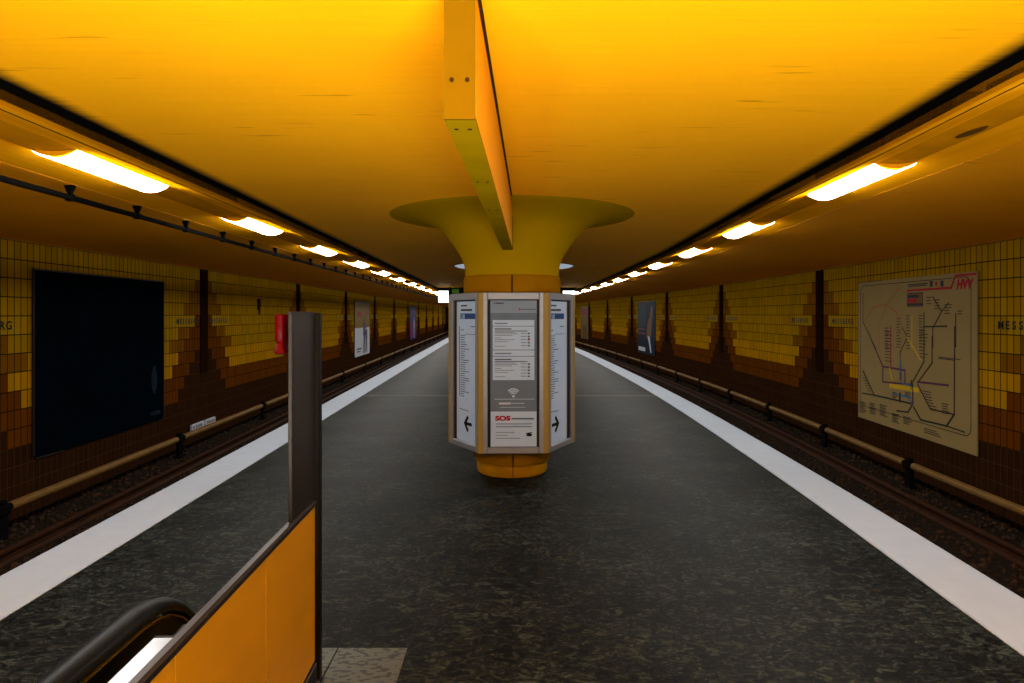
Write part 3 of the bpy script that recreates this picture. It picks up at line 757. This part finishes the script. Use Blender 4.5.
m8('m_orange', .018, (110, 390), (160, 315), (205, 292), (270, 290), (340, 200), (378, 160)); m8('m_orange', .018, (270, 290), (350, 350), (380, 430), (435, 540), (400, 630))
m7('m_grey', .016, (315, 0), (345, 60), (300, 150), (300, 320)); m8('m_orange', .012, (210, 630), (210, 450), (270, 300))
m8('m_yel', .018, (475, 380), (475, 630)); m7('m_yel', .02, (345, 60), (430, 200)); m8('m_grn', .018, (570, 360), (570, 630)); m7('m_grn', .02, (450, 0), (450, 210), (370, 350))
m8('m_brn', .016, (640, 235), (710, 350), (640, 480), (640, 630)); m7('m_brn', .018, (500, 60), (500, 220), (410, 340)); m8('m_grn', .014, (710, 350), (765, 285))
m8('black', .018, (575, 467), (750, 467)); m8('m_grn', .014, (820, 370), (820, 630)); m7('m_brn', .018, (640, 0), (637, 540), (490, 505), (410, 350))
m7('m_pur', .022, (190, 240), (190, 330), (370, 350)); m7('m_yel', .06, (240, 355), (410, 385)); m7('m_pur', .026, (410, 335), (600, 360))
m7('m_yel', .03, (235, 250), (250, 320)); m7('m_blue', .022, (300, 190), (310, 340), (375, 360))
m7('m_grey', .022, (65, 260), (135, 410), (380, 470), (380, 350)); m7('m_grey', .016, (60, 395), (135, 410))
m7('m_grey', .022, (385, 490), (430, 570), (590, 610), (637, 540)); m7('m_grn', .016, (590, 610), (700, 650)); m7('m_grey', .018, (380, 470), (350, 520), (280, 510))
m7('m_blue', .022, (260, 405), (370, 432)); m7('black', .03, (300, 405), (298, 450)); m7('m_grn', .018, (370, 325), (370, 380)); m7('m_blue', .016, (340, 410), (380, 470))
used = []
for m, w, p in ln:
    if m not in used: used.append(m)
b = MB()
for j, (m, w, p) in enumerate(ln): b.line(p, w * 1.25, YM - .002 - .00012 * j, YM, used.index(m))
b.build('route_lines', [M[m] for m in used], root)
b = MB(); rng = random.Random(11)
def bars8(x, y0, y1, dy, wl):
    y = y0
    while y < y1:
        w = wl * rng.uniform(.6, 1); p = A8((x, y)); q = A8((x + w, y)); b.slab([(p[0], p[1] - .007), (q[0], p[1] - .007), (q[0], p[1] + .007), (p[0], p[1] + .007)], YM - .0015, YM); y += dy
for a in ((255, 470, 640, 20, 38), (350, 400, 640, 22, 40), (430, 380, 640, 23, 34), (530, 380, 640, 22, 34), (655, 260, 340, 22, 40), (730, 300, 370, 22, 60), (590, 240, 300, 24, 40), (835, 350, 390, 22, 50)): bars8(*a)
def bars7(x, y0, y1, dy, wl, k=0):
    y = y0
    while y < y1:
        p = A7((x + (y - y0) * k, y)); w = wl * rng.uniform(.6, 1) * .012; b.slab([(p[0], p[1] - .007), (p[0] + w, p[1] - .007), (p[0] + w, p[1] + .007), (p[0], p[1] + .007)], YM - .0015, YM); y += dy
for a in ((40, 445, 510, 9, 24), (105, 455, 520, 9, 24), (170, 468, 540, 9, 24), (250, 525, 580, 10, 20), (320, 545, 590, 10, 22), (440, 390, 500, 18, 22, .4), (560, 470, 540, 14, 16), (205, 20, 210, 20, 20), (420, 20, 200, 20, 20), (60, 300, 390, 16, 16, .4), (540, 185, 200, 8, 50), (450, 620, 650, 12, 40), (250, 395, 440, 10, 14), (330, 395, 430, 10, 20)): bars7(*a)
b.build('station_labels', M['m_grey'], root)
b = MB()
pts = [A8(p) for p in ((440, 205), (560, 203), (560, 305), (440, 305))]; x0, x1 = pts[0][0], pts[1][0]; z1, z0 = pts[0][1], pts[2][1]
b.slab([(x0, z0), (x1, z0), (x1, z1), (x0, z1)], YM - .002, YM); b.build('legend_panel', M['cream'], root)
b = MB(); b.line([(x0, z0), (x1, z0), (x1, z1), (x0, z1), (x0, z0)], .014, YM - .004, YM - .002); b.line([(x0, z0 + .03), (x1, z0 + .03)], .03, YM - .004, YM - .002)
b.line([(x0 + .04, z0 + .16), (x0 + .30, z0 + .16)], .045, YM - .004, YM - .002)
for yy, w in ((137, 155), (150, 140)): p, q = A8((445, yy)), A8((445 + w, yy - 10)); b.line([p, (q[0], p[1])], .018, YM - .002, YM)
for xx in (628, 712): p = A8((xx, 133)); b.box(p[0] - .035, p[0] + .035, YM - .002, YM, p[1] - .045, p[1] + .045)
b.build('title_print', M['m_grey'], root)
b = MB(); p, q = A8((440, 182)), A8((785, 157)); zl = p[1]
b.line([(p[0], zl), (q[0], zl), (q[0] + .10, zl + .17), (q[0] + .55, zl + .17)], .035, YM - .003, YM)
text_into(b, 'HVV', q[0] + .30, zl - .02, .18, YM - .003, bold=.012, shear=.2); b.line([(x0 + .04, z1 - .12), (x0 + .24, z1 - .12)], .07, YM - .004, YM - .002)
p = A8((668, 133)); b.box(p[0] - .03, p[0] + .03, YM - .002, YM, p[1] - .03, p[1] + .03)
b.build('red_logo', M['red'], root)

# posters further down the line
def figure(b, cx, z0, h, y0, y1, mi, lean=0):
    P = lambda a, c: (cx + (a + lean * c) * h, z0 + c * h)
    b.slab([P(.055 * math.cos(t * .5236), .93 + .065 * math.sin(t * .5236)) for t in range(12)], y0, y1, mi)
    b.slab([P(-.14, .82), P(-.05, .86), P(.05, .86), P(.14, .82), P(.17, .50), P(.12, .48), P(.10, .66), P(.11, .45), P(.13, .0), P(.04, .0), P(.0, .40), P(-.05, .0), P(-.14, .0), P(-.11, .45), P(-.10, .66), P(-.13, .48), P(-.18, .50)][::-1], y0, y1, mi)
def poster(s, ya, yb, label, base, draw):
    root, L = on_wall('billboard', s, ya, yb); tag(root, label, 'billboard', 'billboards on the track walls')
    b = MB(); b.box(-L/2, L/2, -.02, 0, ZB, ZTOP, bev=.004); b.build('panel', base, root)
    b = MB(); frame_ring(b, L, .03, -.03, 0); b.build('frame', M['frame_d'] if s == 'R' else M['t_tan'], root)
    draw(root, L); return root
def draw_white(root, L):
    b = MB(); b.box(-L/2, L/2, -.026, -.02, ZTOP - .10, ZTOP); b.build('header_bar', M['frame_d'], root)
    b = MB(); b.box(-L/2, L/2, -.0215, -.02, 1.0, ZTOP - .1); b.build('ochre_print', M['m_warmlight'], root)  # warm light on the poster's upper half, painted as an ochre sheet
    for q in ((-L/2 + .5, -L/2 + 1.5, -.024, -.0215, 1.55, 1.75), (.9, 1.2, -.024, -.0215, 1.6, 1.8)):
        b = MB(); b.box(*q); b.build('red_print', M['red'], root)
    for q in ((.45, ZB + .08, 1.75, -.023, -.02), (.95, ZB + .12, 1.30, -.0245, -.0215)):
        b = MB(); figure(b, *q, 0); b.build('printed_figure', M['coat'], root)
    b = MB(); b.box(-1.3, -.2, -.022, -.02, .0, .06); b.box(-1.3, -.5, -.022, -.02, -.12, -.07); b.build('printed_text', M['m_grey'], root)
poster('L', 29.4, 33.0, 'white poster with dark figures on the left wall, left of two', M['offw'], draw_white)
def draw_purple(root, L):
    b = MB(); b.box(-L/2, -.2, -.022, -.02, ZB + .2, 1.0); b.build('magenta_print', M['mag'], root)
    b = MB(); figure(b, .6, ZB + .1, 1.6, -.024, -.02, 0); b.build('printed_figure', M['offw'], root)
poster('L', 49.2, 53.2, 'small far violet poster on the left wall', M['violet'], draw_purple)
def draw_blue(root, L):
    b = MB(); b.slab([(.1, .5), (.45, .35), (1.0, .6), (1.35, 1.9), (1.1, 2.1), (.75, 1.5), (.3, 1.2)], -.023, -.02); b.build('printed_body', M['skin'], root)
    b = MB(); b.slab([(.35, .55), (.75, .55), (1.1, -.2), (.95, -.25)][::-1], -.0245, -.0215); b.box(-L/2 + .1, -.2, -.023, -.02, -.22, -.02); b.build('pale_print', M['offw'], root)
    for q in ((.85, .92), (.62, .70)):
        b = MB(); b.box(-L/2, -.2, -.0225, -.02, *q); b.build('pink_stripe', M['pink'], root)
    b = MB(); b.box(-L/2, 0, -.0215, -.02, 1.0, ZTOP - .1); b.build('teal_print', M['teal'], root)
poster('R', 34.3, 30.8, 'dark blue poster with a brown figure on the right wall', M['deep'], draw_blue)
def draw_far(root, L):
    b = MB(); b.box(-1.2, 1.2, -.023, -.02, 1.55, 2.05); b.build('red_print', M['m_red'], root)
    for x in (-.3, .5):
        b = MB(); figure(b, x, ZB + .02, 1.2, -.023, -.02, 0); b.build('printed_figure', M['black'], root)
poster('R', 54.0, 50.6, 'far ochre poster with red heading on the right wall beside the kiosk', M['cream'], draw_far)

# small plates low on the left wall, and a dark plaque
for ya, yb, nm, dx in ((13.42, 13.98, 'left plate of a pair of small white number plates above the third rail', -1), (14.06, 14.56, 'right plate of a pair of small white number plates above the third rail', 1)):
    root, L = on_wall('number_plate', 'L', ya, yb, -.69); tag(root, nm, 'sign', 'number plates on the left wall')
    root.location.x += .03
    b = MB(); b.box(-L/2, L/2, -.012, .03, -.062, .062, bev=.004); b.build('plate', M['offw'], root)
    b = MB(); cx = dx * (L/2 - .085); b.slab([(cx + .030 * math.cos(a * .5236), .030 * math.sin(a * .5236)) for a in range(12)], -.0138, -.012); b.build('dot', M['black'], root)
    b = MB()
    for k in range(5):
        x = -dx * .05 + (k - 2) * .062; b.box(x - .020, x + .014, -.0138, -.012, -.030, .032 - .008 * (k % 2))
    b.build('digits', M['m_grey'], root)
root, L = on_wall('wall_plaque', 'L', 17.32, 17.46, 1.86); tag(root, 'small dark upright plaque on yellow tiles behind the steel post', 'plaque')
b = MB(); b.box(-L/2, L/2, -.03, .01, -.05, .20, bev=.008); b.box(-.02, .05, -.025, .01, -.22, -.05, bev=.008); b.build('body', M['t_drk'], root)
b = MB(); b.box(-L/2 - .03, -L/2 + .01, -.024, .01, -.10, .18, bev=.004); b.build('pale_edge', M['t_nam'], root)

# ---- lit sign hanging far down the platform
root = empty('hanging_sign', (-.16, 25, CZ)); tag(root, 'lit white exit sign in a black housing hanging behind the kiosk', 'sign')
ZS = EYE - CZ
z_ = lambda py: ZS + (314 - py) * 25 / F
b = MB(); b.box(-2.70, 2.62, -.10, .10, z_(291), z_(287.6), bev=.01)
for x in (-2.2, 2.2): b.box(x - .03, x + .03, -.03, .03, z_(288), 0.02)
b.box(-2.30, 2.10, -.08, .08, z_(296), z_(291), bev=.01); b.build('housing', M['black'], root)
for q in ((-2.64, -2.26, -.09, .09, z_(302.5), z_(291)), (2.10, 2.495, -.09, .09, z_(295.5), z_(290.6)), (2.50, 2.56, -.09, .09, z_(301), z_(290.6))):
    b = MB(); b.box(*q, bev=.01); b.build('white_face', M['sign_on'], root)
b = MB(); b.box(-2.12, -1.86, -.105, -.08, z_(293.4), z_(289.2)); b.build('green_face', M['sign_gr'], root)

# ---- escalator head, lower left
ex, ey = -1.10, 1.2
root = empty('escalator', (ex, ey, 0), .0305); tag(root, 'escalator head with black rubber handrail and steel deck at lower left', 'escalator')
hx = -1.165 - ex
CY = 2.06
path = [(-3.5, .695), (-1, .695), (.6, .695), (1.7, .695), (CY, .69)] + [(CY + .45 * math.sin(R(a)), .24 + .45 * math.cos(R(a))) for a in range(12, 181, 12)] + [(1.7, -.21)]
hp = [(-.045, -.012), (-.045, .004), (-.036, .018), (-.018, .027), (0, .029), (.018, .027), (.036, .018), (.045, .004), (.045, -.012), (.03, -.018), (-.03, -.018)]
def sweep(b, prof):
    rows = []
    for i, (y, z) in enumerate(path):
        p, n = path[max(i - 1, 0)], path[min(i + 1, len(path) - 1)]; ty, tz = n[0] - p[0], n[1] - p[1]; l = math.hypot(ty, tz); ny, nz = -tz / l, ty / l
        rows.append([(hx + a, y - ey + c * ny, z + c * nz) for a, c in prof])
    b.loft(rows, 0, True, True)
b = MB(); sweep(b, hp); b.build('handrail', M['rubber'], root, smooth=True)
b = MB(); sweep(b, [(.030, -.030), (.042, -.030), (.042, -.024), (.030, -.024)]); b.build('lip_reflection', mat('olive_reflection', (.07, .05, .008), .4, var=.05), root)  # reflection along the handrail's lower lip, built as a coloured strip
b = MB(); poly = [(y - ey, z - .03) for y, z in [(-3.5, .695), (CY, .69)]] + [(CY - ey + .42 * math.sin(R(a)), .24 + .42 * math.cos(R(a))) for a in range(15, 121, 15)] + [(CY - ey + .36, 0.0), (-3.5 - ey, 0.0)]
n = len(poly); b.add([(hx - .02, y, z) for y, z in poly] + [(hx + .03, y, z) for y, z in poly], [tuple(range(n)), tuple(reversed(range(n, 2 * n)))] + [(i, (i + 1) % n, n + (i + 1) % n, n + i) for i in range(n)])
b.build('newel_panel', M['rubber'], root)
b = MB(); b.box(-1.088 - ex, -.95 - ex, -3.5 - ey, 2.03 - ey, .62, .65, bev=.008); b.build('deck', M['steel_b'], root)
b = MB(); b.box(-1.085 - ex, -.955 - ex, 2.03 - ey, 2.22 - ey, .585, .60, bev=.004); b.box(-1.085 - ex, -.955 - ex, 2.03 - ey, 2.04 - ey, .58, .648); b.build('end_cover', M['steel_d'], root)
b = MB(); b.box(-1.08 - ex, -.96 - ex, -3.5 - ey, 2.02 - ey, 0, .62); b.build('skirt', M['steel_d'], root)

# ---- orange partition with steel rail and tall end plate
px = -.887
root = empty('partition', (px, 2.95, 0), .026); tag(root, 'orange panelled partition with steel top rail and tall steel end plate', 'partition')
yy = lambda y: y - 2.95
for (ya, yb) in ((-3.2, -1.05), (-1.045, .33), (.335, 1.0), (1.005, 1.655), (1.66, 2.315), (2.32, 2.948)):
    b = MB(); b.box(-.022, 0, yy(ya), yy(yb), .09, .788, bev=.002); b.build('panel', M['orange'], root)
b = MB(); b.box(-.018, -.004, yy(-3.2), yy(2.948), .085, .786); b.build('backing', M['seam'], root)
b = MB(); b.box(-.026, .010, yy(-3.2), yy(2.95), .786, .818, bev=.008); b.build('top_rail', M['steel'], root)
b = MB(); b.box(-.028, .010, yy(-3.2), yy(2.95), 0, .085, bev=.004); b.build('skirting', M['steel'], root)
b = MB(); b.box(-.018, .0, yy(2.62), yy(2.95), .816, 1.655, bev=.003); b.build('end_plate', M['steel'], root)
b = MB(); b.box(-.014, .020, yy(2.95), yy(2.995), 0, 1.655, bev=.004); b.build('edge_post', M['steel_d'], root)
b = MB(); b.box(-.020, .002, yy(2.61), yy(2.95), 1.652, 1.660, bev=.002); b.build('plate_cap', M['steel'], root)
# glossy red cover behind the plate
rb = empty('red_cover', (px - .056, 2.70, 1.49)); tag(rb, 'small glossy red cover hanging on the back of the steel end plate', 'cover')
b = MB(); rows = []
for z, w, d in ((.160, .020, .05), (.157, .025, .055), (.10, .025, .055), (.055, .024, .054), (.040, .020, .046), (.028, .022, .050), (.010, .030, .058), (0.0, .029, .055), (-.004, .022, .045)):
    rows.append([(.82 * w * math.copysign(abs(math.cos(t)) ** .45, math.cos(t)), d * math.copysign(abs(math.sin(t)) ** .45, math.sin(t)), z) for t in [2 * math.pi * k / 24 for k in range(24)]])
b.loft(rows, 0, True, True); b.build('shell', M['redp'], rb, smooth=True)
b = MB(); b.box(.022, .050, -.02, .02, .10, .13, bev=.003); b.build('hook', M['steel_d'], rb)

for o in list(bpy.data.objects):
    if o.type == 'MESH' and o.name.split('.')[0] not in ('wall_left', 'wall_right', 'floor'):
        fix_normals(o) if o.data.users == 1 else None

# ------------------------------------------------------------------ light
def area(name, loc, rot, sx, sy, power, color=(1, 1, 1), spread=180):
    l = bpy.data.lights.new(name, 'AREA'); l.shape = 'RECTANGLE'; l.size = sx; l.size_y = sy; l.energy = power; l.color = color; l.spread = R(spread)
    o = bpy.data.objects.new(name, l); col.objects.link(o); o.location = loc; o.rotation_euler = rot; return o
UP = 880
area('added_uplight', (-.1, -1.0, .05), (R(180 - 30), 0, 0), 4.0, 2.0, UP, (1, .95, .80), 120)  # unseen lamp added behind the camera to brighten the near ceiling
w = bpy.data.worlds.new('World'); sc.world = w; w.use_nodes = True
w.node_tree.nodes['Background'].inputs[0].default_value = (.02, .018, .015, 1)
w.node_tree.nodes['Background'].inputs[1].default_value = .3

# ------------------------------------------------------------------ camera
cam = bpy.data.cameras.new('Camera'); co = bpy.data.objects.new('Camera', cam); col.objects.link(co)
co.location = (0, 0, EYE); co.rotation_euler = (R(90), 0, 0)
cam.sensor_width = 36; cam.sensor_fit = 'HORIZONTAL'; cam.lens = F / 1024 * 36; cam.shift_y = -27.5 / 1024; cam.clip_start = .05; cam.clip_end = 300
sc.camera = co
vs = sc.view_settings
sc.display_settings.display_device = 'sRGB'
vs.view_transform = 'Standard'; vs.look = 'None'; vs.exposure = 0; vs.gamma = 1; vs.use_curve_mapping = False
sc.cycles.use_denoising = True
sc.cycles.max_bounces = 8; sc.cycles.diffuse_bounces = 5
sc.cycles.sample_clamp_indirect = 6
